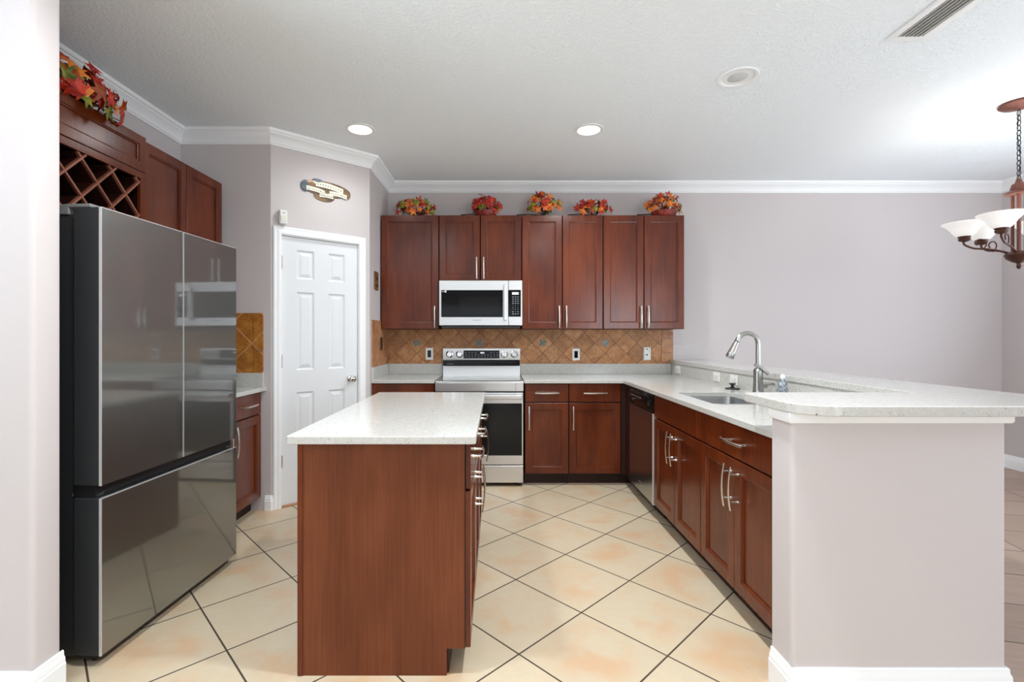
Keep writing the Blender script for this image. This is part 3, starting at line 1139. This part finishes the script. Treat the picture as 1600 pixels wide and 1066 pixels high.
for x in (.068, .166, .608, .706):
    kb = B().lathe([(.034, 0), (.034, .004), (.027, .006), (.026, .026), (.022, .030), (.001, .030)], 24, (x, .592, 1.128), mk).obj('knob', 'chrome', bg, smooth=True)
    B().box(x - .004, x + .004, .556, .563, 1.104, 1.150).obj('grip', 'steel', kb, bevel=.002)
    B().lathe([(.037, 0), (.037, .002)], 24, (x, .5925, 1.128), mk).obj('bezel', 'black_plastic', kb)
# front
B().box(0, rw, -.004, .03, .828, .905).obj('front_panel', 'steel', t, bevel=.004)
o = B().box(.002, rw - .002, 0, .03, .192, .816).obj('oven_door', 'steel', t, bevel=.004)
B().box(.03, rw - .014, -.004, .001, .272, .724).obj('door_glass', 'oven_glass', o, bevel=.002)
b = B().box(.012, rw - .012, -.05, -.030, .762, .800)
b.obj('handle', 'steel', o, bevel=.008, segs=3)
for x in (.05, rw - .05):
    B().box(x - .014, x + .014, -.034, .001, .768, .794).obj('handle_post', 'steel', o, bevel=.003)
o = B().box(.002, rw - .002, 0, .03, .035, .184).obj('storage_drawer', 'steel', t, bevel=.005)
B().box(.01, rw - .01, .012, .035, .184, .192).obj('drawer_gap', 'black_gap', t)
B().text('SAMSUNG', .014, Matrix.Translation((rw - .068, -.0045, .867)) @ Matrix.Rotation(R(90), 4, 'X') @ Matrix.Rotation(R(90), 4, 'Z')).obj('logo', 'logo_print', t)
B().text('SAMSUNG', .014, Matrix.Translation((.075, .5745, 1.032)) @ Matrix.Rotation(R(90), 4, 'X')).obj('logo', 'key_print', bg)

# ------------------------------------------------------------------ microwave
t = thing('microwave', 'stainless over-the-range microwave under the short cabinet', 'microwave', (-.530, 4.43, 1.402))
mw, mh = .766, .417
B().box(.004, mw - .004, .02, .395, 0, mh).obj('body', 'charcoal', t)
B().box(.02, mw - .02, .006, .30, -.026, 0).obj('vent_base', 'black_plastic', t, bevel=.006)
o = B().box(0, mw * .832, -.004, .02, .002, mh - .001).obj('door', 'steel', t, bevel=.004)
B().box(.020, .588, -.007, -.003, .078, mh - .078 - .012).obj('door_glass', 'black_gloss', o, bevel=.002)
B().box(.19, .555, -.0085, -.0065, .105, mh - .15).obj('window_mesh', 'oven_glass', o)
b = B().box(.596, .622, -.038, -.022, .046, mh - .04)
b.obj('handle', 'edge_steel', o, bevel=.007, segs=3)
B().box(.600, .618, -.024, -.003, .062, .082).obj('handle_post', 'steel', o)
B().box(.600, .618, -.024, -.003, mh - .075, mh - .055).obj('handle_post', 'steel', o)
B().text('SAMSUNG', .0165, Matrix.Translation((.352, -.0045, .05)) @ Matrix.Rotation(R(90), 4, 'X')).obj('logo', 'logo_print', o)
b = B().box(.024, .048, -.0078, -.0068, mh - .108, mh - .100)
b.obj('label_text', 'key_print', o)
B().box(.052, .068, -.0078, -.0068, mh - .112, mh - .092).obj('energy_label', 'white_plastic', o)
o = B().box(mw * .832 + .002, mw, -.004, .02, .002, mh - .001).obj('control_side', 'steel', t, bevel=.004)
cpn = B().box(.640, .752, -.007, -.003, .082, mh - .088).obj('keypad', 'black_gloss', o)
B().box(.672, .732, -.0078, -.0068, mh - .132, mh - .110).obj('display', 'display_glow', cpn)
b = B()
rows = ['123', '456', '789', '0']
for j in range(9):
    for i in range(3):
        x, z = .680 + i * .023, mh - .152 - j * .0195
        if 4 <= j <= 7:
            s = rows[j - 4]
            if j == 7:
                s = '-0-'
            if s[i] != '-':
                b.text(s[i], .013, Matrix.Translation((x, -.0074, z)) @ Matrix.Rotation(R(90), 4, 'X'), ext=.0003)
                continue
        b.box(x - .007, x + .007, -.0078, -.0068, z - .0035, z + .0015)
b.obj('key_marks', 'key_print', cpn)

# ------------------------------------------------------------------ dishwasher
t = thing('dishwasher', 'stainless dishwasher with curved black control panel in the peninsula corner', 'dishwasher', (XP - .006, 4.042, 0), -PI / 2)
dw = .606
B().box(.004, dw - .004, .03, .60, .09, .885).obj('body', 'charcoal', t)
B().box(.01, dw - .01, .085, .10, .0, .09).obj('toe_panel', 'black_plastic', t)
o = B().box(.002, dw - .002, 0, .03, .095, .748).obj('door_panel', 'dishwasher_steel', t, bevel=.006, segs=3)
B().box(dw - .012, dw - .001, -.001, .03, .095, .748).obj('bright_edge', 'edge_steel', o, bevel=.003)
o = B().box(.002, dw - .002, -.002, .03, .752, .885).obj('control_panel', 'black_gloss', t, bevel=.004)
b = B()
rs = []
for i in range(17):
    s = -1 + 2 * i / 16
    c = math.sqrt(max(0, 1 - s * s))
    x = dw / 2 + s * .285
    dpt, drop = .032 * (c ** .6) + .001, .085 * (c ** .5) + .004
    rs.append([(x, -.002, .868), (x, -.002 - dpt, .862), (x, -.002 - dpt, .862 - drop * .55), (x, -.002 - dpt * .4, .862 - drop), (x, -.002, .862 - drop)])
b.rings(rs)
b.obj('handle', 'black_gloss', o, smooth=True, angle=50)
b = B()
for i in range(6):
    x = dw / 2 - .12 + i * .046
    b.box(x, x + .022, -.0352, -.0335, .838, .842)
b.obj('key_marks', 'key_print', o)
B().box(dw / 2 - .03, dw / 2 + .03, -.001, .0, .17, .178).obj('logo', 'logo_print', t)

# ------------------------------------------------------------------ refrigerator
FA = math.atan2(.893, .047)
t = thing('refrigerator', 'dark stainless french-door refrigerator at the left', 'refrigerator', (-1.553, 1.890, 0), FA)
fw = .894
B().box(.012, fw - .012, .125, .72, .03, 1.785).obj('case', 'charcoal', t, bevel=.006)
B().box(.012, fw - .012, .118, .128, .06, 1.77).obj('gasket', 'black_gap', t)
ZG0, ZG1 = .664, .714


def fdoor(x0, x1, z0, z1, name, skin_off=0):
    o = B().box(x0, x1, .008, .115, z0, z1).obj(name, 'charcoal', t, bevel=.004)
    # gently curved steel skin
    b = B()
    n = 12
    fr, bk = [], []
    for i in range(n + 1):
        x = x0 + (x1 - x0) * i / n
        fr.append((x, 0.0))
        bk.append((x, .009))
    b.prism([(x, y) for x, y in fr] + [(x, y) for x, y in bk[::-1]], z0 + .001, z1 - .001)
    b.obj('steel_skin', 'fridge_steel', o)
    b = B()
    b.box(x0 - .0005, x0 + .0025, -.0006, .009, z0, z1)
    b.box(x0, x1, -.0006, .009, z1 - .0025, z1 + .0005)
    b.obj('bright_edge', 'edge_steel', o)  # pale strips paint a highlight along the left and top edges
    return o


fdoor(0, fw / 2 + .006, ZG1, 1.812, 'door')
fdoor(fw / 2 + .014, fw, ZG1, 1.812, 'door')
fdoor(0, fw, .045, ZG0, 'freezer_drawer')
B().box(.006, fw - .006, .03, .118, ZG0, ZG1).obj('handle_recess', 'black_plastic', t)
B().box(.03, fw - .03, .03, .12, .012, .045).obj('toe_grille', 'black_plastic', t)
for x in (.06, fw - .06):
    for y in (.07, .66):
        B().lathe([(.02, 0), (.022, .008), (.014, .032)], 14, (x, y, 0)).obj('foot', 'black_plastic', t)
for x0, x1 in ((.006, .05), (fw - .05, fw - .006)):
    b = B().box(x0, x1, .05, .16, 1.813, 1.828).box(x0, x1, .14, .24, 1.786, 1.826)
    b.obj('hinge_cover', 'grey_plastic', t, bevel=.004)
    B().box(x0 + .006, x1 - .004, .03, .13, ZG0 + .004, ZG0 + .014).obj('hinge', 'edge_steel', t)

# ------------------------------------------------------------------ wall objects
ms = thing('motion_sensor', 'white motion sensor on the angled wall at the door casing corner', 'motion sensor', on_angle(.080) + (2.205,), DA)
B().box(-.030, .030, -.045, 0, -.055, .055).obj('housing', 'white_plastic', ms, bevel=.012, segs=3)
B().box(-.02, .02, -.048, -.04, -.035, .010).obj('lens', 'cream', ms, bevel=.006)
B().lathe([(.004, 0), (.004, .002)], 10, (0, -.045, .03), mk).obj('indicator', 'black_plastic', ms)

sg = thing('decorative_sign', 'oval chef-and-banner kitchen sign on the wall above the pantry door', 'sign', on_angle(.424) + (2.478,), DA)
b = B()


def ell(rx, rz, cx=0, cz=0, n=40, y0=-.006, y1=0.0):
    rs = []
    for y, k in ((y1, 1), (y0 + .002, 1), (y0, .97)):
        rs.append([(cx + rx * k * math.cos(2 * PI * i / n), y, cz + rz * k * math.sin(2 * PI * i / n)) for i in range(n)])
    return rs


b.rings(ell(.200, .062, 0, .010))
b.rings(ell(.085, .040, -.02, -.052, y0=-.005))
b.obj('backing', 'sign_wood', sg)


def ribbon(pts, hw, y0):
    b = B()
    top = [(x, z + hw) for x, z in pts]
    bot = [(x, z - hw) for x, z in pts]
    lp = top + bot[::-1]
    b.rings([[(x, y0 + .003, z) for x, z in lp], [(x, y0, z) for x, z in lp]])
    return b


up_ = [(-.115 + .25 * i / 12, .038 + .010 * math.sin(i / 12 * PI) - .022 * (i / 12)) for i in range(13)]
lo_ = [(-.165 + .16 * i / 10, -.006 - .022 * (i / 10) + .006 * math.sin(i / 10 * PI)) for i in range(11)]
ri_ = [(.0 + .165 * i / 10, -.020 + .008 * math.sin(i / 10 * PI) - .006 * (i / 10)) for i in range(11)]
mi_ = [(-.06 + .11 * i / 8, -.046 + .004 * math.sin(i / 8 * PI)) for i in range(9)]
for pl, hw, y0 in ((up_, .021, -.012), (lo_, .017, -.014), (ri_, .017, -.013), (mi_, .015, -.011)):
    rb = ribbon(pl, hw, y0).obj('banner', 'cream', sg)
    b = B()
    rn = random.Random(int(hw * 1e4) + len(pl))
    for i in range(1, len(pl) - 1):
        x, z = pl[i]
        for q in range(1):
            hgt = rn.uniform(.006, .011)
            b.box(x - .0045, x + .0035, y0 - .0006, y0, z - .002 - hgt / 2, z - .002 + hgt / 2 if rn.random() > .5 else z)
    b.obj('lettering', 'logo_print', rb)
B().rings(ell(.035, .045, -.170, .008, y0=-.012)).obj('chef_figure', 'sign_blue', sg)
B().rings(ell(.026, .016, -.132, .046, y0=-.013)).obj('chef_hat', 'skin_paint', sg)
B().rings(ell(.042, .014, -.075, .066, y0=-.012)).obj('chef_figure', 'sign_blue', sg)
B().rings(ell(.030, .018, -.120, .026, y0=-.014)).obj('chef_face', 'plaque_gold', sg)
B().rings(ell(.020, .012, .0, -.012, y0=-.017)).obj('ornament', 'plaque_gold', sg)
B().rings(ell(.030, .030, .168, -.004, y0=-.012)).obj('chef_figure', 'sign_wood', sg)

pq = thing('wall_plaque', 'small brown and gold plaque on the short wall between door and cabinets', 'plaque', (-1.09, 4.335, 1.803), PI / 2)
B().box(-.062, .062, -.012, 0, -.082, .082).obj('board', 'plaque_gold', pq, bevel=.003)
for k, z in enumerate((.055, .022, -.012, -.044, -.070)):
    B().box(-.050, .050, -.0145, -.011, z - .011, z + .008).obj('relief', 'brown_plastic' if k % 2 else 'plaque_gold', pq, bevel=.002)

# ------------------------------------------------------------------ ceiling: cans and vent
def can(label, x, y, lit, rad=.082, power=1.0):
    r = thing('recessed_light', label, 'ceiling light', (x, y, CH), 0, 'recessed ceiling lights')
    b = B()
    b.lathe([(rad + .026, 0), (rad + .024, -.005), (rad + .004, -.007), (rad, -.003), (rad, 0)], 40, cap0=False, cap1=False)
    b.obj('trim_ring', 'can_white', r, smooth=True, angle=60)
    b = B()
    if lit:
        b.lathe([(rad, -.002), (rad - .012, -.0035), (.001, -.0035)], 36, cap0=False)
        b.obj('lamp_face', 'lamp_glow', r, smooth=True)
        d = bpy.data.lights.new('downlight', 'SPOT')
        d.energy = CAN_W * power
        d.spot_size = R(170)
        d.spot_blend = 1.0
        d.shadow_soft_size = rad
        d.color = CAN_COL
        lo = bpy.data.objects.new('downlight', d)
        C.objects.link(lo)
        lo.location = (0, 0, -.03)
        lo.parent = r
    else:
        b.lathe([(rad, -.001), (rad - .015, -.0012), (.055, -.0005)], 36, cap0=False, cap1=False)
        b.obj('baffle', 'can_white', r, smooth=True)
        B().lathe([(.056, -.0005), (.052, -.003), (.001, -.004)], 30, cap0=False).obj('lamp_face', 'lamp_off', r, smooth=True)
    return r


can('lit recessed ceiling light left, toward the pantry door', -1.011, 3.57, True, power=.17)
can('lit recessed ceiling light above the range side of the kitchen', .686, 3.58, True, power=.8)
can('unlit recessed ceiling light over the peninsula', 1.430, 2.856, False, .088)

for lab, x, y in (('added unseen recessed light above the refrigerator side, nearer the viewer', -.85, 1.5), ('added unseen recessed light above the island, nearer the viewer', .69, 1.55),
                  ('added unseen recessed light behind the viewer on the left', -1.0, -.6), ('added unseen recessed light behind the viewer in the middle', .9, -.6),
                  ('added unseen recessed light behind the viewer on the right', 3.0, -.2)):
    can(lab, x, y, True, power=(.72 if x < 0 else 1.1) if y > 0 else .08)  # lights out of view, added to brighten floor and walls

vt = thing('air_vent', 'white louvred air vent in the ceiling at the upper right', 'air vent', (2.11, 2.16, CH))
b = B()
b.prism([(-.098, -.33), (.098, -.33), (.098, .33), (-.098, .33)], -.010, 0, [[(-.062, -.295), (-.062, .295), (.062, .295), (.062, -.295)]])
b.obj('frame', 'can_white', vt, bevel=.004)
B().box(-.062, .062, -.295, .295, -.0015, -.0005).obj('duct', 'lamp_off', vt)
for i in range(6):
    x = -.052 + i * .0205
    mt = Matrix.Translation((x, 0, -.006)) @ Matrix.Rotation(R(-30), 4, 'Y')
    B().box(-.0125, .0125, -.295, .295, -.0008, .0008, mt).obj('louver', 'lamp_off', vt)

# ------------------------------------------------------------------ chandelier
CX, CY = 3.44, 3.17
ch = thing('chandelier', 'copper chandelier with upturned white glass shades over the dining area', 'chandelier', (CX, CY, CH))
B().lathe([(.095, 0), (.100, -.012), (.085, -.024), (.03, -.034), (.012, -.045)], 32).obj('canopy', 'copper', ch, smooth=True, angle=40)
z = -.045
i = 0
b = B()
while z > -.50:
    ring = []
    for k in range(14):
        a = 2 * PI * k / 14
        ring.append((.011 * math.cos(a), 0, z - .020 + .020 * math.sin(a)) if i % 2 else (0, .011 * math.cos(a), z - .020 + .020 * math.sin(a)))
    b.tube(ring, .0026, 6, closed=True)
    z -= .033
    i += 1
b.tube([(.006, .004, -.04), (-.004, .006, -.2), (.006, -.004, -.36), (0, .004, -.52)], .0022, 6)
b.obj('chain', 'dark_metal', ch, smooth=True)
b = B()
b.lathe([(.012, -.50), (.02, -.525), (.035, -.535), (.045, -.575), (.070, -.59), (.072, -.60), (.03, -.602)], 28)
b.lathe([(.010, -.60), (.010, -1.0)], 14)
b.obj('stem', 'copper', ch, smooth=True, angle=40)
for k in range(3):
    a = R(100 + k * 120)
    B().lathe([(.009, -.60), (.009, -.98)], 10, (.034 * math.cos(a), .034 * math.sin(a), 0)).obj('rod', 'copper', ch, smooth=True)
B().lathe([(.025, -.975), (.062, -.985), (.072, -1.0), (.060, -1.025), (.035, -1.045), (.012, -1.055), (.010, -1.065), (.014, -1.075), (.008, -1.09), (.001, -1.094)], 28).obj(
    'bowl', 'bronze', ch, smooth=True, angle=40)
RS = .262
for k in range(6):
    a = R(206 - 60 * k)
    dx, dy = math.cos(a), math.sin(a)
    pts = []
    ctrl = [(.03, -1.0), (.09, -.965), (.16, -.945), (.215, -.935), (RS, -.905), (RS, -.878)]
    # smooth through control points
    for j in range(len(ctrl) - 1):
        p0 = ctrl[max(j - 1, 0)]
        p1, p2 = ctrl[j], ctrl[j + 1]
        p3 = ctrl[min(j + 2, len(ctrl) - 1)]
        for q in range(5):
            s = q / 5
            f = lambda A, Bq, Cq, D: .5 * ((2 * Bq) + (-A + Cq) * s + (2 * A - 5 * Bq + 4 * Cq - D) * s * s + (-A + 3 * Bq - 3 * Cq + D) * s ** 3)
            rr, zz = f(p0[0], p1[0], p2[0], p3[0]), f(p0[1], p1[1], p2[1], p3[1])
            pts.append((dx * rr, dy * rr, zz))
    pts.append((dx * RS, dy * RS, -.878))
    am = B().tube(pts, .0065, 8).obj('arm', 'bronze', ch, smooth=True)
    sp_ = []
    for q in range(16):
        th = R(-60 + q * 21)
        rr = .012 + .0022 * q
        sp_.append((dx * (.19 + rr * math.cos(th)), dy * (.19 + rr * math.cos(th)), -.905 + rr * math.sin(th)))
    B().tube(sp_, .004, 7).obj('scroll', 'bronze', am, smooth=True)
    B().lathe([(.016, -.885), (.030, -.878), (.034, -.868), (.030, -.860), (.036, -.852), (.036, -.846)], 20, (dx * RS, dy * RS, 0)).obj('cup', 'bronze', am, smooth=True, angle=40)
    sh = B().lathe([(.034, -.850), (.046, -.845), (.060, -.828), (.074, -.805), (.090, -.785), (.110, -.768), (.121, -.760), (.119, -.757), (.106, -.765), (.087, -.781), (.070, -.803),
                    (.055, -.826), (.042, -.840), (.001, -.842)], 36, (dx * RS, dy * RS, 0), cap0=False, cap1=False).obj('shade', 'alabaster', ch, smooth=True, angle=70)
    B().sphere((dx * RS, dy * RS, -.806), .022, 14, (1, 1, 1.3)).obj('bulb', 'lamp_glow', sh, smooth=True)
    d = bpy.data.lights.new('bulb_light', 'POINT')
    d.energy = 0.9
    d.shadow_soft_size = .03
    d.color = (1, .95, .88)
    lo = bpy.data.objects.new('bulb_light', d)
    C.objects.link(lo)
    lo.location = (dx * RS, dy * RS, -.755)
    lo.parent = ch

# ------------------------------------------------------------------ autumn leaf arrangements
def maple(b, mt, s, rnd):
    """one lobed leaf with a folded blade"""
    out = []
    lobes = [(90, 1.0), (38, .86), (-14, .62), (142, .86), (194, .62)]
    angs = []
    for a, l_ in sorted(lobes):
        angs.append((a - 24, l_ * .48))
        angs.append((a - 9, l_ * .72))
        angs.append((a, l_))
        angs.append((a + 9, l_ * .72))
    angs.append((194 + 24, .30))
    angs.append((270, .16))
    bend = rnd.uniform(-.35, .5)
    c = b.bm.verts.new(mt @ Vector((0, 0, .06 * s)))
    vs = []
    for a, l_ in angs:
        x, y = l_ * math.cos(R(a)) * s, l_ * math.sin(R(a)) * s
        zz = -bend * (x * x + y * y) / s - .12 * abs(x)
        vs.append(b.bm.verts.new(mt @ Vector((x, y, zz))))
    for i in range(len(vs)):
        b.bm.faces.new((c, vs[i], vs[(i + 1) % len(vs)]))


def arrangement(label, loc, wx, hz, seed, mixw, n=54, basket=False, stick=True, wy=.075, rotz=0.0, sz=.046, hang=None):
    rnd = random.Random(seed)
    r = thing('leaf_arrangement', label, 'artificial leaves', loc, rotz, 'autumn leaf arrangements on the cabinets')
    names = ['red_leaves', 'orange_leaves', 'green_leaves', 'brown_leaves']
    mats = ['leaf_red', 'leaf_orange', 'leaf_green', 'leaf_brown']
    bs_ = [B() for _ in names]
    st = B()
    cz = hz * .42
    for i in range(n):
        a = rnd.uniform(0, 2 * PI)
        e = rnd.uniform(-.35, 1)
        rr = rnd.uniform(.55, 1.0)
        q = math.sqrt(1 - min(e * e, .98))
        p = Vector((wx / 2 * q * math.cos(a) * rr, wy * q * math.sin(a) * rr, max(cz + hz * .55 * e * rr, .02)))
        if hang is not None and p.y < -hang:
            p.z = p.z * .8 - .055
        nrm = Vector((p.x / (wx / 2), p.y / wy, (p.z - cz) / hz)) + Vector((rnd.uniform(-.5, .5), rnd.uniform(-1.1, .1), rnd.uniform(-.2, .5)))
        nrm.normalize()
        qt = nrm.to_track_quat('Z', 'Y')
        mt = Matrix.Translation(p) @ qt.to_matrix().to_4x4() @ Matrix.Rotation(rnd.uniform(0, 2 * PI), 4, 'Z')
        # colours cluster by place
        k = rnd.choices(range(4), mixw)[0]
        maple(bs_[k], mt, sz * rnd.uniform(.75, 1.2), rnd)
        if i % 3 == 0:
            st.tube([(0, 0, .012), (p.x * .5, p.y * .5, p.z * .6 + .01), p], .0022, 5)
    if stick:
        st.tube([(0, 0, .02), (-wx * .40, -.05, .022), (-wx * .74, -.09, .006)], .0055, 7)
    for nm, mm, bb in zip(names, mats, bs_):
        bb.obj(nm, mm, r)
    st.obj('stems', 'stem', r)
    if basket:
        B().lathe([(wx * .26, 0), (wx * .30, .02), (wx * .32, .055), (wx * .30, .057), (wx * .28, .02)], 20).obj('basket', 'basket', r, smooth=True)
    return r


YA = 4.60
for lab, x0, x1, yt, seed, mx, bk, stk in (
        ('low wide autumn leaf bunch on the leftmost back wall cabinet', 615, 682, 305, 11, (4, 6, 2, 1), False, False),
        ('red autumn leaf bunch in a red basket above the microwave cabinet', 735, 784, 300, 12, (7, 2, 1.2, 1), True, True),
        ('peaked red, orange and green leaf bunch on the cabinet right of the microwave', 822, 876, 295, 13, (4, 5, 2.5, .6), False, True),
        ('rounded reddish leaf bunch above the gap between the two right cabinets', 901, 956, 306, 14, (6, 3, 2, 1.5), False, True),
        ('loose orange and brown leaf bunch in a basket on the rightmost cabinet', 1008, 1066, 296, 15, (2.5, 4, 2.2, 3), True, True)):
    cx_ = ((x0 + x1) / 2 - 776) / F * YA
    arrangement(lab, (cx_, YA, ZU1), (x1 - x0) / F * YA * 1.06, (336 - yt) / F * YA * 1.05, seed, mx, 64, bk, stk, sz=.058)
arrangement('large red autumn leaf bunch on the wine rack cabinet above the refrigerator', (-2.05, 2.37, ZU1), .50, .22, 21, (7, 2.2, 2.8, .6), 96, False, False, .15, PI / 2, .064, .062)
